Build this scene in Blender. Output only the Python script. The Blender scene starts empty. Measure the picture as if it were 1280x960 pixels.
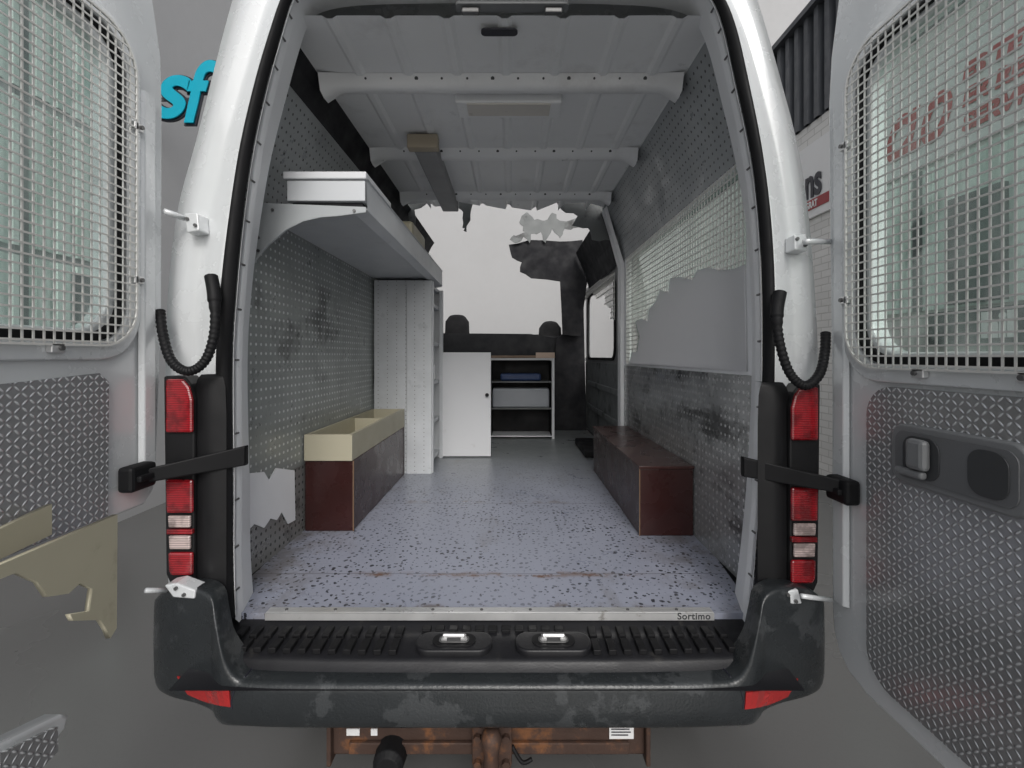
import bpy, bmesh, math, random
from mathutils import Vector, Matrix
from mathutils.bvhtree import BVHTree
random.seed(7)
F=570.0; HZ=445.0; CX=640.0; H=1.52
sc=bpy.context.scene; C=sc.collection
def W(px,py,Y): return Vector(((px-CX)*Y/F, Y, H+(HZ-py)*Y/F))
def XZ(px,py,Y): v=W(px,py,Y); return (v.x,v.z)
# ---------------------------------------------------------------- materials
def base(name):
    m=bpy.data.materials.new(name); m.use_nodes=True
    nt=m.node_tree; b=nt.nodes['Principled BSDF']
    return m,nt,b
def N(nt,t,**k):
    n=nt.nodes.new(t)
    for a,v in k.items(): setattr(n,a,v)
    return n
def math_(nt,op,a,b=None,clamp=False):
    n=N(nt,'ShaderNodeMath',operation=op,use_clamp=clamp)
    for i,v in enumerate((a,b)):
        if v is None: continue
        if isinstance(v,(int,float)): n.inputs[i].default_value=v
        else: nt.links.new(v,n.inputs[i])
    return n.outputs[0]
def mixc(nt,fac,a,b):
    n=N(nt,'ShaderNodeMix',data_type='RGBA')
    for s,v in ((n.inputs[0],fac),(n.inputs[6],a),(n.inputs[7],b)):
        if isinstance(v,(int,float)): s.default_value=v
        elif isinstance(v,tuple): s.default_value=(*v[:3],1)
        else: nt.links.new(v,s)
    return n.outputs[2]
def noise(nt,scale,detail=4,rough=.55,vec=None,dist=0):
    n=N(nt,'ShaderNodeTexNoise'); n.inputs['Scale'].default_value=scale; n.inputs['Detail'].default_value=detail
    n.inputs['Roughness'].default_value=rough; n.inputs['Distortion'].default_value=dist
    if vec is None:
        tc=N(nt,'ShaderNodeTexCoord'); vec=tc.outputs['Object']
    nt.links.new(vec,n.inputs['Vector']); return n.outputs['Fac']
def stretch(nt,s):
    tc=N(nt,'ShaderNodeTexCoord'); mp=N(nt,'ShaderNodeMapping'); mp.inputs['Scale'].default_value=s
    nt.links.new(tc.outputs['Object'],mp.inputs['Vector']); return mp.outputs[0]
def step(nt,v,a,b):
    n=N(nt,'ShaderNodeMapRange',interpolation_type='SMOOTHSTEP'); n.inputs[1].default_value=a; n.inputs[2].default_value=b
    nt.links.new(v,n.inputs[0]); return n.outputs[0]
def bumpn(nt,b,h,strength=.3,dist=.002):
    n=N(nt,'ShaderNodeBump'); n.inputs['Strength'].default_value=strength; n.inputs['Distance'].default_value=dist
    nt.links.new(h,n.inputs['Height']); nt.links.new(n.outputs[0],b.inputs['Normal'])
def M(name,col,rough=.5,metal=0,var=.15,vs=4,dirt=None,ds=3,d0=.52,d1=.68,damt=1,bump=0,bs=80,coat=0,dstretch=None,spec=.5):
    m,nt,b=base(name)
    c=mixc(nt,noise(nt,vs),tuple(x*(1-var) for x in col),tuple(min(1,x*(1+var)) for x in col))
    if dirt:
        f=step(nt,noise(nt,ds,8,.65,vec=stretch(nt,dstretch) if dstretch else None),d0,d1)
        f=math_(nt,'MULTIPLY',f,damt)
        c=mixc(nt,f,c,dirt)
    nt.links.new(c,b.inputs['Base Color'])
    r=N(nt,'ShaderNodeMapRange'); nt.links.new(noise(nt,9,6),r.inputs[0]); r.inputs[1].default_value=.3; r.inputs[2].default_value=.7
    r.inputs[3].default_value=max(.02,rough*.75); r.inputs[4].default_value=min(1,rough*1.25)
    nt.links.new(r.outputs[0],b.inputs['Roughness'])
    b.inputs['Metallic'].default_value=metal; b.inputs['Coat Weight'].default_value=coat; b.inputs['Specular IOR Level'].default_value=spec
    if bump: bumpn(nt,b,noise(nt,bs,3),bump,.002)
    return m
def sepc(nt,axes):
    tc=N(nt,'ShaderNodeTexCoord'); s=N(nt,'ShaderNodeSeparateXYZ'); nt.links.new(tc.outputs['Object'],s.inputs[0])
    return s.outputs['XYZ'.index(axes[0])],s.outputs['XYZ'.index(axes[1])]
def pegboard(name,axes,su,sv,r,col,hole,rough=.5,metal=.0,dirt=(.04,.04,.04),d0=.55,d1=.7,ds=2.2,damt=.8,dst=(1,1,1)):
    m,nt,b=base(name)
    u,v=sepc(nt,axes)
    du=math_(nt,'MULTIPLY',math_(nt,'SUBTRACT',math_(nt,'FRACT',math_(nt,'DIVIDE',u,su)),.5),su)
    dv=math_(nt,'MULTIPLY',math_(nt,'SUBTRACT',math_(nt,'FRACT',math_(nt,'DIVIDE',v,sv)),.5),sv)
    d=math_(nt,'SQRT',math_(nt,'ADD',math_(nt,'MULTIPLY',du,du),math_(nt,'MULTIPLY',dv,dv)))
    h=math_(nt,'LESS_THAN',d,r)
    c=mixc(nt,noise(nt,5,6),tuple(x*.75 for x in col),tuple(x*1.2 for x in col))
    f=math_(nt,'MULTIPLY',step(nt,noise(nt,ds,9,.7,vec=stretch(nt,dst)),d0,d1),damt)
    c=mixc(nt,f,c,dirt)
    f2=math_(nt,'MULTIPLY',step(nt,noise(nt,26,6,.7),.6,.72),.45*damt)
    c=mixc(nt,f2,c,tuple(x*.4 for x in col))
    f3=math_(nt,'MULTIPLY',step(nt,noise(nt,12,8,.75,vec=stretch(nt,(1,3,.5))),.60,.66),.5*damt)
    c=mixc(nt,f3,c,tuple(x*.3 for x in col))
    hv=math_(nt,'MULTIPLY',h,step(nt,noise(nt,4,5,.6),.30,.5))
    c=mixc(nt,h,c,tuple(x*.35 for x in col)); c=mixc(nt,hv,c,hole)
    nt.links.new(c,b.inputs['Base Color']); b.inputs['Metallic'].default_value=metal
    rr=N(nt,'ShaderNodeMapRange'); nt.links.new(noise(nt,7,7,.7),rr.inputs[0]); rr.inputs[1].default_value=.35; rr.inputs[2].default_value=.65; rr.inputs[3].default_value=rough*.6; rr.inputs[4].default_value=rough*1.4
    nt.links.new(rr.outputs[0],b.inputs['Roughness'])
    rim=math_(nt,'LESS_THAN',d,r*1.5)
    bumpn(nt,b,math_(nt,'SUBTRACT',1,rim),.5,.002)
    return m
def treadplate(name,cell=.016):
    m,nt,b=base(name)
    u,v=sepc(nt,'YZ')
    uu=math_(nt,'DIVIDE',u,cell); vv=math_(nt,'DIVIDE',v,cell)
    fu=math_(nt,'SUBTRACT',math_(nt,'FRACT',uu),.5); fv=math_(nt,'SUBTRACT',math_(nt,'FRACT',vv),.5)
    par=math_(nt,'MODULO',math_(nt,'ADD',math_(nt,'FLOOR',uu),math_(nt,'FLOOR',vv)),2)
    sgn=math_(nt,'SUBTRACT',math_(nt,'MULTIPLY',math_(nt,'ABSOLUTE',par),2),1)
    sv=math_(nt,'MULTIPLY',fv,sgn)
    a=math_(nt,'MULTIPLY',math_(nt,'ADD',fu,sv),1.15)
    c_=math_(nt,'MULTIPLY',math_(nt,'SUBTRACT',fu,sv),3.3)
    d=math_(nt,'SQRT',math_(nt,'ADD',math_(nt,'MULTIPLY',a,a),math_(nt,'MULTIPLY',c_,c_)))
    h=step(nt,math_(nt,'SUBTRACT',1,d),.0,.7)
    dn=noise(nt,5,8,.7)
    c0=mixc(nt,dn,(.24,.245,.25),(.50,.505,.515))
    c=mixc(nt,h,c0,(.92,.94,.96))
    nt.links.new(c,b.inputs['Base Color']); b.inputs['Metallic'].default_value=.5; b.inputs['Roughness'].default_value=.27
    bumpn(nt,b,h,.9,.0022)
    return m
white=M('white_van_paint',(.72,.74,.75),.26,.1,.03,3,dirt=(.56,.56,.55),ds=9,d0=.64,d1=.8,damt=.35,coat=.5)
inwhite=M('inner_white_paint',(.86,.87,.88),.42,0,.05,4,dirt=(.34,.32,.30),ds=14,d0=.64,d1=.75,damt=.5)
ceilm=M('ceiling_paint',(.84,.85,.85),.36,0,.05,4,dirt=(.5,.49,.48),ds=4,d0=.54,d1=.8,damt=.45)
black=M('black_plastic',(.010,.010,.011),.5,0,.3,6,bump=.15,bs=300,spec=.3)
stepm=M('step_black_plastic',(.011,.011,.013),.40,0,.4,14,dirt=(.035,.033,.031),ds=16,d0=.57,d1=.75,bump=.2,bs=200,spec=.4)
rubber=M('black_rubber',(.008,.008,.009),.6,0,.3,6,spec=.25)
darkin=M('dark_cab_lining',(.016,.016,.019),.8,0,.3,6)
bumperm=M('wet_grey_bumper_plastic',(.022,.025,.027),.28,0,.25,10,dirt=(.055,.059,.062),ds=6,d0=.53,d1=.575,damt=.7,bump=.5,bs=130)
pegL=pegboard('perforated_grey_panel_left','YZ',.036,.036,.0060,(.32,.34,.33),(.72,.74,.74),.4,.25,d0=.56,d1=.74,ds=2.6,damt=.8)
pegLlow=pegboard('perforated_metal_left_low','YZ',.036,.036,.0065,(.30,.30,.29),(.02,.02,.02),.32,.35,ds=5)
pegU=pegboard('perforated_upper_panel','YZ',.036,.036,.0052,(.38,.40,.41),(.08,.08,.08),.45,.15,damt=.25)
pegR=pegboard('perforated_grey_panel_right','YZ',.036,.036,.0060,(.40,.41,.41),(.78,.78,.78),.25,.45,d0=.50,d1=.64,ds=3.2,damt=.82,dst=(1,.7,1.4))
pegW=pegboard('perforated_white_sheet','XZ',.066,.03,.0036,(.56,.58,.60),(.25,.25,.25),.4,.05,damt=.1)
tread=treadplate('tread_plate')
alu=M('brushed_aluminium',(.66,.66,.66),.35,.6,.15,12,dirt=(.2,.17,.14),ds=14,d0=.6,d1=.7,damt=.6)
steel=M('galvanised_wire',(.74,.73,.70),.4,.15,.15,30)
screwm=M('screw_metal',(.16,.16,.16),.4,.7)
greyshelf=M('light_grey_shelf_paint',(.58,.60,.62),.38,.05,.06,3,dirt=(.3,.3,.3),ds=7,d0=.6,d1=.8,damt=.5)
bracketm=M('shaded_bracket_paint',(.40,.42,.43),.4,.05,.06,3,dirt=(.22,.22,.22),ds=7,d0=.6,d1=.8,damt=.5)  # shelf grey darkened so the brackets carry painted shade
cupw=M('cupboard_white',(.70,.71,.73),.4,0,.04,3,dirt=(.35,.34,.32),ds=7,d0=.62,d1=.8,damt=.5)
maroon=M('maroon_film_board',(.034,.010,.009),.28,0,.3,7,dirt=(.07,.04,.03),ds=12,d0=.64,d1=.78,damt=.5,bump=.1)
beige=M('beige_board',(.42,.39,.29),.5,0,.07,5,dirt=(.25,.22,.16),ds=9,d0=.6,d1=.75,damt=.5)
edgew=M('worn_timber_edge',(.20,.12,.07),.6,0,.3,20)
rust=M('rusty_brown_steel',(.060,.034,.025),.65,.15,.4,14,dirt=(.18,.075,.03),ds=14,d0=.50,d1=.68,bump=.7,bs=60)
greyp=M('grey_handle_plastic',(.20,.205,.21),.42,0,.1,10)
dgrey=M('dark_handle_recess',(.05,.052,.055),.5,0,.1)
wallm=M('grey_render_wall',(.47,.47,.475),.9,0,.05,.5,dirt=(.42,.42,.42),ds=.7,d0=.4,d1=.8,damt=.5,bump=.1,bs=30)
brickm,nt,b=base('white_painted_brick')
bk=N(nt,'ShaderNodeTexBrick'); bk.inputs['Scale'].default_value=1; bk.inputs['Brick Width'].default_value=.24; bk.inputs['Row Height'].default_value=.08; bk.inputs['Mortar Size'].default_value=.006
bk.inputs['Color1'].default_value=(.70,.69,.67,1); bk.inputs['Color2'].default_value=(.64,.63,.61,1); bk.inputs['Mortar'].default_value=(.50,.49,.47,1)
cb=N(nt,'ShaderNodeCombineXYZ'); u,v=sepc(nt,'YZ'); nt.links.new(u,cb.inputs[0]); nt.links.new(v,cb.inputs[1]); nt.links.new(cb.outputs[0],bk.inputs['Vector'])
nt.links.new(bk.outputs['Color'],b.inputs['Base Color']); b.inputs['Roughness'].default_value=.85
bumpn(nt,b,math_(nt,'SUBTRACT',1,bk.outputs['Fac']),.4,.004)
clad=M('dark_cladding',(.075,.08,.09),.5,.4,.1)
palegreen=M('pale_green_sheet_cladding',(.66,.76,.71),.35,0,.12,2,dirt=(.36,.46,.41),ds=2.5,d0=.5,d1=.60,damt=.8,dstretch=(1,2.5,.5))
turq=M('turquoise_letter',(.0,.36,.50),.35,0,.05); redm=M('red_sign_paint',(.42,.010,.022),.4,0,.05); dredm=M('dark_red_sign_paint',(.28,.012,.02),.4,0,.05); inkm=M('dark_ink',(.02,.02,.03),.5)
signw=M('sign_white',(.72,.72,.72),.4,0,.03)
patch=M('pale_bare_panel',(.85,.85,.86),.6,0,.04)
bluem=M('blue_tool_case',(.03,.06,.16),.5); seatm=M('black_seat_fabric',(.018,.018,.02),.9,bump=.2,bs=200)
woodm=M('brown_wood_top',(.22,.15,.10),.6,0,.3,12)
lampm=M('lamp_diffuser',(.66,.63,.58),.35,0,.04)
linerm=M('grey_door_lining',(.17,.18,.18),.5,.1,.2,4,dirt=(.05,.05,.05),ds=4)
# translucent sheet over the side window
coverm,nt,b=base('pale_translucent_cover_sheet'); out=nt.nodes['Material Output']
b.inputs['Base Color'].default_value=(.78,.78,.79,1); b.inputs['Roughness'].default_value=.6
tl=N(nt,'ShaderNodeBsdfTranslucent'); tl.inputs[0].default_value=(.85,.85,.86,1)
ms=N(nt,'ShaderNodeMixShader'); ms.inputs[0].default_value=.5; nt.links.new(b.outputs[0],ms.inputs[1]); nt.links.new(tl.outputs[0],ms.inputs[2]); nt.links.new(ms.outputs[0],out.inputs[0])
# floor
floorm,nt,b=base('speckled_blue_grey_floor')
vec=stretch(nt,(1,1,1))
nz=N(nt,'ShaderNodeTexNoise'); nz.inputs['Scale'].default_value=55; nt.links.new(vec,nz.inputs['Vector'])
wv=N(nt,'ShaderNodeVectorMath',operation='MULTIPLY_ADD'); nt.links.new(nz.outputs['Color'],wv.inputs[0]); wv.inputs[1].default_value=(.022,.022,0); nt.links.new(vec,wv.inputs[2])
vo=N(nt,'ShaderNodeTexVoronoi',voronoi_dimensions='2D'); vo.inputs['Scale'].default_value=42; nt.links.new(wv.outputs[0],vo.inputs['Vector'])
sr=N(nt,'ShaderNodeSeparateColor'); nt.links.new(vo.outputs['Color'],sr.inputs[0])
thr=math_(nt,'MULTIPLY_ADD',sr.outputs[0],.29); thr.node.inputs[2].default_value=.015
spk=math_(nt,'LESS_THAN',vo.outputs['Distance'],thr)
u,v=sepc(nt,'XY')
fade=step(nt,v,4.6,2.2)
worn=step(nt,noise(nt,2.2,7,.65),.68,.44)
spk=math_(nt,'MULTIPLY',spk,math_(nt,'MULTIPLY',math_(nt,'MULTIPLY',fade,.95),math_(nt,'MAXIMUM',worn,.5)))
c=mixc(nt,noise(nt,3,8,.7),(.265,.285,.36),(.39,.41,.49))
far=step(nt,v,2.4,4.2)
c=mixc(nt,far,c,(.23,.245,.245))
c=mixc(nt,spk,c,(.022,.024,.032))
sm=math_(nt,'MULTIPLY',step(nt,noise(nt,4,10,.75,vec=stretch(nt,(1,.35,1))),.55,.74),.55)
c=mixc(nt,sm,c,(.17,.155,.135))
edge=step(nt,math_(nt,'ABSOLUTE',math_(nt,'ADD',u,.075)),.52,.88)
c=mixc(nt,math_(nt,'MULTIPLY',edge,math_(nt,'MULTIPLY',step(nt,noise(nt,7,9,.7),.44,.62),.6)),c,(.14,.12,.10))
def band(y0,w,amt,sc_=9,th=.48):
    wob=math_(nt,'MULTIPLY',math_(nt,'SUBTRACT',noise(nt,6,5,.7),.5),.08)
    d=math_(nt,'ABSOLUTE',math_(nt,'ADD',math_(nt,'SUBTRACT',v,y0),wob)); k=step(nt,d,w,w*.1)
    k2=step(nt,noise(nt,sc_,8,.75),th,th+.12); xx=step(nt,math_(nt,'ABSOLUTE',math_(nt,'ADD',u,.07)),.62,.45)
    return math_(nt,'MULTIPLY',math_(nt,'MULTIPLY',k,k2),math_(nt,'MULTIPLY',xx,amt))
c=mixc(nt,band(1.752,.030,.7,7,.46),c,(.19,.11,.065))
c=mixc(nt,band(1.752,.014,.85,12,.50),c,(.15,.06,.02))
c=mixc(nt,band(2.62,.04,.6),c,(.16,.11,.07))
c=mixc(nt,band(1.53,.03,.7,11,.50),c,(.12,.09,.065))
for y0 in (1.76,2.60): 
    d=math_(nt,'ABSOLUTE',math_(nt,'SUBTRACT',v,y0)); c=mixc(nt,math_(nt,'MULTIPLY',math_(nt,'LESS_THAN',d,.002),.6),c,(.08,.07,.07))
nt.links.new(c,b.inputs['Base Color'])
r=N(nt,'ShaderNodeMapRange'); nt.links.new(noise(nt,3,7,.7),r.inputs[0]); r.inputs[1].default_value=.3; r.inputs[2].default_value=.7; r.inputs[3].default_value=.22; r.inputs[4].default_value=.5
nt.links.new(r.outputs[0],b.inputs['Roughness'])
bumpn(nt,b,noise(nt,60,4),.12,.002)
# ground
groundm,nt,b=base('smooth_grey_yard')
c=mixc(nt,noise(nt,.5,4,.5),(.115,.114,.112),(.155,.153,.151))
c=mixc(nt,math_(nt,'MULTIPLY',step(nt,noise(nt,60,4,.7),.5,.7),.12),c,(.09,.09,.09))
nt.links.new(c,b.inputs['Base Color'])
r=N(nt,'ShaderNodeMapRange'); nt.links.new(noise(nt,.9,4,.5),r.inputs[0]); r.inputs[1].default_value=.35; r.inputs[2].default_value=.65; r.inputs[3].default_value=.16; r.inputs[4].default_value=.34
nt.links.new(r.outputs[0],b.inputs['Roughness']); bumpn(nt,b,noise(nt,25,4),.05,.003)
def glass(name,tint,a_,b2,lo,hi,refl_blot=.5):
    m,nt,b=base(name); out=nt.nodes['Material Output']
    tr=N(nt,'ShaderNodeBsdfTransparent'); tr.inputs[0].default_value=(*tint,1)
    n1=noise(nt,5,6,.6,vec=stretch(nt,(1,3.6,.5)),dist=.7)  # pale vertical streaks painted into the pane as building reflections
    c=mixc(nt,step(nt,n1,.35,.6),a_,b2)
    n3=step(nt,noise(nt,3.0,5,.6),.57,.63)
    c=mixc(nt,math_(nt,'MULTIPLY',n3,refl_blot),c,(.10,.12,.11))  # dark patches painted into the pane colour as reflections
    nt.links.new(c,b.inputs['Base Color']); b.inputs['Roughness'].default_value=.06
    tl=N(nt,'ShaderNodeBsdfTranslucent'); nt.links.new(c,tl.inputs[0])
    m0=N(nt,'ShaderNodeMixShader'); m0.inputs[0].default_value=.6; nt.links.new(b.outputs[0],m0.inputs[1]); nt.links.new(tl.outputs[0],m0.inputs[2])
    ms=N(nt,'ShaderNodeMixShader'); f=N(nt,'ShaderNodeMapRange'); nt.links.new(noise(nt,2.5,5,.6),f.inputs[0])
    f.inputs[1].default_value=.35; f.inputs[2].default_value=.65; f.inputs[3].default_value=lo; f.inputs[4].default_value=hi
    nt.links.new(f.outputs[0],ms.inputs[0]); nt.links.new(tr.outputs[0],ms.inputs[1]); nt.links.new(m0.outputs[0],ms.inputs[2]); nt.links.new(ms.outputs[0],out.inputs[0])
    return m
glassL=glass('green_glass_painted_reflections',(.95,1,.98),(.60,.74,.67),(.93,.99,.96),.08,.42,.8)
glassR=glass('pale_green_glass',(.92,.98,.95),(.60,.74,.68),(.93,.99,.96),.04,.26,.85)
def lens(name,col):
    m,nt,b=base(name); wv=N(nt,'ShaderNodeTexWave',bands_direction='Z'); wv.inputs['Scale'].default_value=45
    tc=N(nt,'ShaderNodeTexCoord'); nt.links.new(tc.outputs['Object'],wv.inputs['Vector'])
    c=mixc(nt,wv.outputs['Fac'],tuple(x*.55 for x in col),col); c=mixc(nt,step(nt,noise(nt,22,3),.4,.65),c,tuple(x*.35 for x in col)); nt.links.new(c,b.inputs['Base Color'])
    b.inputs['Roughness'].default_value=.12; b.inputs['Coat Weight'].default_value=.8
    bumpn(nt,b,wv.outputs['Fac'],.3,.002); return m
redlens=lens('red_lens',(.40,.012,.02)); clearlens=lens('clear_lens',(.70,.56,.53)); redrefl=M('red_reflector',(.36,.02,.02),.3,0,.25,60,coat=.3)
# ---------------------------------------------------------------- mesh helpers
class MB:
    def __init__(s): s.v=[]; s.f=[]; s.p=[]
    def box(s,x0,x1,y0,y1,z0,z1):
        s.p.append((len(s.v),len(s.f)))
        n=len(s.v); s.v+=[(x,y,z) for z in (z0,z1) for y in (y0,y1) for x in (x0,x1)]
        s.f+=[tuple(n+i for i in q) for q in ((0,2,3,1),(4,5,7,6),(0,1,5,4),(2,6,7,3),(0,4,6,2),(1,3,7,5))]; return s
    def grid(s,rows,closed=False):
        n=len(s.v); k=len(rows[0])
        for r in rows: s.v+=[tuple(p) for p in r]
        for i in range(len(rows)-1):
            for j in range(k if closed else k-1):
                j2=(j+1)%k; s.f.append((n+i*k+j,n+i*k+j2,n+(i+1)*k+j2,n+(i+1)*k+j))
        return s
    def tube(s,pts,rad,n=12,cap=True):
        s.p.append((len(s.v),len(s.f)))
        pts=[Vector(p) for p in pts]; L=len(pts); rows=[]; up=None
        for i,p in enumerate(pts):
            t=(pts[min(i+1,L-1)]-pts[max(i-1,0)]).normalized()
            if up is None: up=t.orthogonal().normalized()
            up=(up-t*up.dot(t)).normalized(); w=t.cross(up)
            r=rad[i] if isinstance(rad,(list,tuple)) else rad
            rows.append([p+(up*math.cos(a)+w*math.sin(a))*r for a in [2*math.pi*k/n for k in range(n)]])
        b0=len(s.v); s.grid(rows,True)
        if cap: s.f.append(tuple(b0+k for k in range(n))[::-1]); s.f.append(tuple(b0+(L-1)*n+k for k in range(n)))
        return s
    def prism(s,poly,plane,a,b):
        def P(q,w): return {'X':(w,q[0],q[1]),'Y':(q[0],w,q[1]),'Z':(q[0],q[1],w)}[plane]
        n=len(s.v); k=len(poly); s.v+=[P(q,a) for q in poly]+[P(q,b) for q in poly]
        s.f.append(tuple(range(n,n+k))); s.f.append(tuple(range(n+2*k-1,n+k-1,-1)))
        for i in range(k): s.f.append((n+i,n+(i+1)%k,n+k+(i+1)%k,n+k+i))
        return s
    def build(s,name,mat,parent=None,smooth=False,bevel=0,label=None):
        me=bpy.data.meshes.new(name); me.from_pydata(s.v,[],s.f); me.validate()
        return link(name,me,mat,parent,smooth,bevel,label)
    def each(s,name,mat,parent=None,bevel=0):
        P=s.p+[(len(s.v),len(s.f))]
        for (v0,f0),(v1,f1) in zip(P,P[1:]):
            m=MB(); m.v=s.v[v0:v1]; m.f=[tuple(i-v0 for i in f) for f in s.f[f0:f1]]; m.build(name,mat,parent,False,bevel)
def link(name,me,mat,parent=None,smooth=False,bevel=0,label=None):
    bm=bmesh.new(); bm.from_mesh(me); bmesh.ops.remove_doubles(bm,verts=bm.verts,dist=1e-5); bmesh.ops.recalc_face_normals(bm,faces=bm.faces); bm.to_mesh(me); bm.free()
    me.materials.clear(); me.materials.append(mat)
    o=bpy.data.objects.new(name,me); C.objects.link(o)
    if smooth:
        for p in me.polygons: p.use_smooth=True
    if bevel:
        b=o.modifiers.new('bevel','BEVEL'); b.width=bevel; b.segments=2; b.limit_method='ANGLE'; b.angle_limit=math.radians(35)
    if parent: setp(o,parent)
    if label: o['label']=label
    return o
def setp(o,parent):
    o.parent=parent
    if parent.type=='EMPTY': o.matrix_parent_inverse=Matrix.Translation(-Vector(parent.location))
def thing(name,loc,label,cat,group=None):
    o=bpy.data.objects.new(name,None); o.empty_display_size=.1; C.objects.link(o); o.location=loc; o['label']=label; o['category']=cat
    if group: o['group']=group
    return o
def tag(o,label,cat,group=None):
    o['label']=label; o['category']=cat
    if group: o['group']=group
    return o
def cr(pts,n=6,closed=False):
    pts=[Vector(p) for p in pts]; L=len(pts); out=[]
    for i in range(L if closed else L-1):
        g=lambda k: pts[k%L] if closed else pts[max(0,min(L-1,k))]
        p0,p1,p2,p3=g(i-1),g(i),g(i+1),g(i+2)
        for j in range(n):
            t=j/n; out.append(.5*((2*p1)+(p2-p0)*t+(2*p0-5*p1+4*p2-p3)*t*t+(3*p1-p0-3*p2+p3)*t**3))
    if not closed: out.append(pts[-1])
    return out
def rrect(a,b,c,d,r,n=6):
    out=[]
    for cx,cy,a0 in ((b-r,d-r,0),(a+r,d-r,90),(a+r,c+r,180),(b-r,c+r,270)):
        for k in range(n+1):
            t=math.radians(a0+90*k/n); out.append((cx+r*math.cos(t),cy+r*math.sin(t)))
    return out
def plate(name,outer,holes,thick,plane,c,mat,parent=None,bev=0.0,smooth=False,label=None):
    cu=bpy.data.curves.new('tmp','CURVE'); cu.dimensions='2D'; cu.fill_mode='BOTH'; cu.extrude=max(.0002,thick/2-bev); cu.bevel_depth=bev; cu.bevel_resolution=2
    for poly in [outer]+list(holes):
        sp=cu.splines.new('POLY'); sp.points.add(len(poly)-1)
        for i,p in enumerate(poly): sp.points[i].co=(p[0],p[1],0,1)
        sp.use_cyclic_u=True
    if bev: cu.offset=-bev
    o=bpy.data.objects.new('tmp',cu); C.objects.link(o); dg=bpy.context.evaluated_depsgraph_get(); dg.update()
    me=bpy.data.meshes.new_from_object(o.evaluated_get(dg)); bpy.data.objects.remove(o)
    for v in me.vertices:
        u,vv,w=v.co
        v.co=(c+w,u,vv) if plane=='X' else ((u,c+w,vv) if plane=='Y' else (u,vv,c+w))
    me.name=name
    return link(name,me,mat,parent,smooth,0,label)
def inter(poly,axis,val):
    out=[]; L=len(poly)
    for i in range(L):
        a,b=poly[i],poly[(i+1)%L]
        if (a[axis]-val)*(b[axis]-val)<0:
            t=(val-a[axis])/(b[axis]-a[axis]); out.append(a[1-axis]+t*(b[1-axis]-a[1-axis]))
    out.sort(); return [(out[i],out[i+1]) for i in range(0,len(out)-1,2)]
def grille(name,poly,sp,w,c,mat,parent,sgn=1):
    mb=MB(); us=[p[0] for p in poly]; vs=[p[1] for p in poly]; t=w*.5
    u=min(us)+sp*.5
    while u<max(us):
        for a,b_ in inter(poly,0,u): mb.box(c-t/2,c+t/2,u-w/2,u+w/2,a,b_)
        u+=sp
    v=min(vs)+sp*.5
    while v<max(vs):
        for a,b_ in inter(poly,1,v): mb.box(c+sgn*t*.7-t/2,c+sgn*t*.7+t/2,a,b_,v-w/2,v+w/2)
        v+=sp
    return mb.build(name,mat,parent)
def text(name,body,size,origin,dirs,mat,parent=None,ext=.01,shear=0,off=0,spacing=1,xs=1):
    cu=bpy.data.curves.new('t','FONT'); cu.body=body; cu.size=size; cu.extrude=ext; cu.shear=shear; cu.offset=off; cu.space_character=spacing
    o=bpy.data.objects.new('t',cu); C.objects.link(o); dg=bpy.context.evaluated_depsgraph_get(); dg.update()
    me=bpy.data.meshes.new_from_object(o.evaluated_get(dg)); bpy.data.objects.remove(o)
    R=Matrix((dirs[0],dirs[1],Vector(dirs[0]).cross(Vector(dirs[1])))).transposed().to_4x4(); me.transform(Matrix.Translation(origin)@R@Matrix.Diagonal((xs,1,1,1)))
    me.name=name
    return link(name,me,mat,parent)
# ---------------------------------------------------------------- setting
g=MB().grid([[(-80,-80,0),(80,-80,0)],[(-80,80,0),(80,80,0)]]).build('ground',groundm); g['kind']='structure'
lb=thing('building',(-4.2,4,0),'plain grey rendered building with turquoise lettering left of the van','building')
MB().box(-6,-3.6,.6,9,0,6.5).build('wall',wallm,lb); MB().box(-6.1,-3.55,.55,9.0,6.503,6.65).build('roof_edge',wallm,lb)
def ribbed(parent,X,s,y0,y1,z0,z1,pitch,name='ribbed_panel'):
    prof=[]; y=y0
    while y<y1-.001:
        prof+=[(X+s*.035,y),(X+s*.035,y+pitch*.62),(X+s*.012,y+pitch*.68),(X+s*.012,y+pitch*.94)]; y+=pitch
    MB().grid([[(x,yy,z0) for x,yy in prof],[(x,yy,z1) for x,yy in prof]]).build(name,palegreen,parent)
for (z0,z1) in ((1.0,2.25),(2.32,3.4),(3.47,4.9)):
    ribbed(lb,-3.6,1,2.3,4.22,z0,z1,.16)
MB().box(-3.598,-3.575,2.25,4.28,.5,.97).build('plinth',clad,lb)
MB().box(-3.598,-3.56,3.30,3.36,.98,4.9).build('dark_mullion',clad,lb)
MB().box(-3.598,-3.56,3.72,3.92,1.3,2.2).build('window',clad,lb)
bb=thing('building',(0,9.5,0),'tall plain light grey wall seen through the empty windscreen opening','building')
MB().box(-6,8,9.01,11,0,11).build('wall',wallm,bb)
MB().box(-6,8,8.96,9.008,0,.25).build('plinth',clad,bb)
rb=thing('building',(5,4,0),'white brick building with dark corrugated cladding right of the van','building')
MB().box(3.5,7.9,.3,9,0,4.24).build('brick_wall',brickm,rb)
mb=MB(); prof=[]; y=.3
while y<8.95:
    prof+=[(3.46,y),(3.46,y+.07),(3.52,y+.09),(3.52,y+.16)]; y+=.18
mb.grid([[(x,yy,4.24) for x,yy in prof],[(x,yy,5.5) for x,yy in prof]]); mb.box(3.53,7.9,.3,8.9,4.243,5.5); mb.build('cladding',clad,rb)
MB().box(3.40,7.95,.25,8.95,5.503,5.57).build('roof_edge',clad,rb)
ribbed(rb,3.5,-1,2.5,4.75,1.9,3.08,.18,'shutter')
ribbed(rb,3.5,-1,2.5,4.75,.05,1.5,.18,'shutter')
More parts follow.
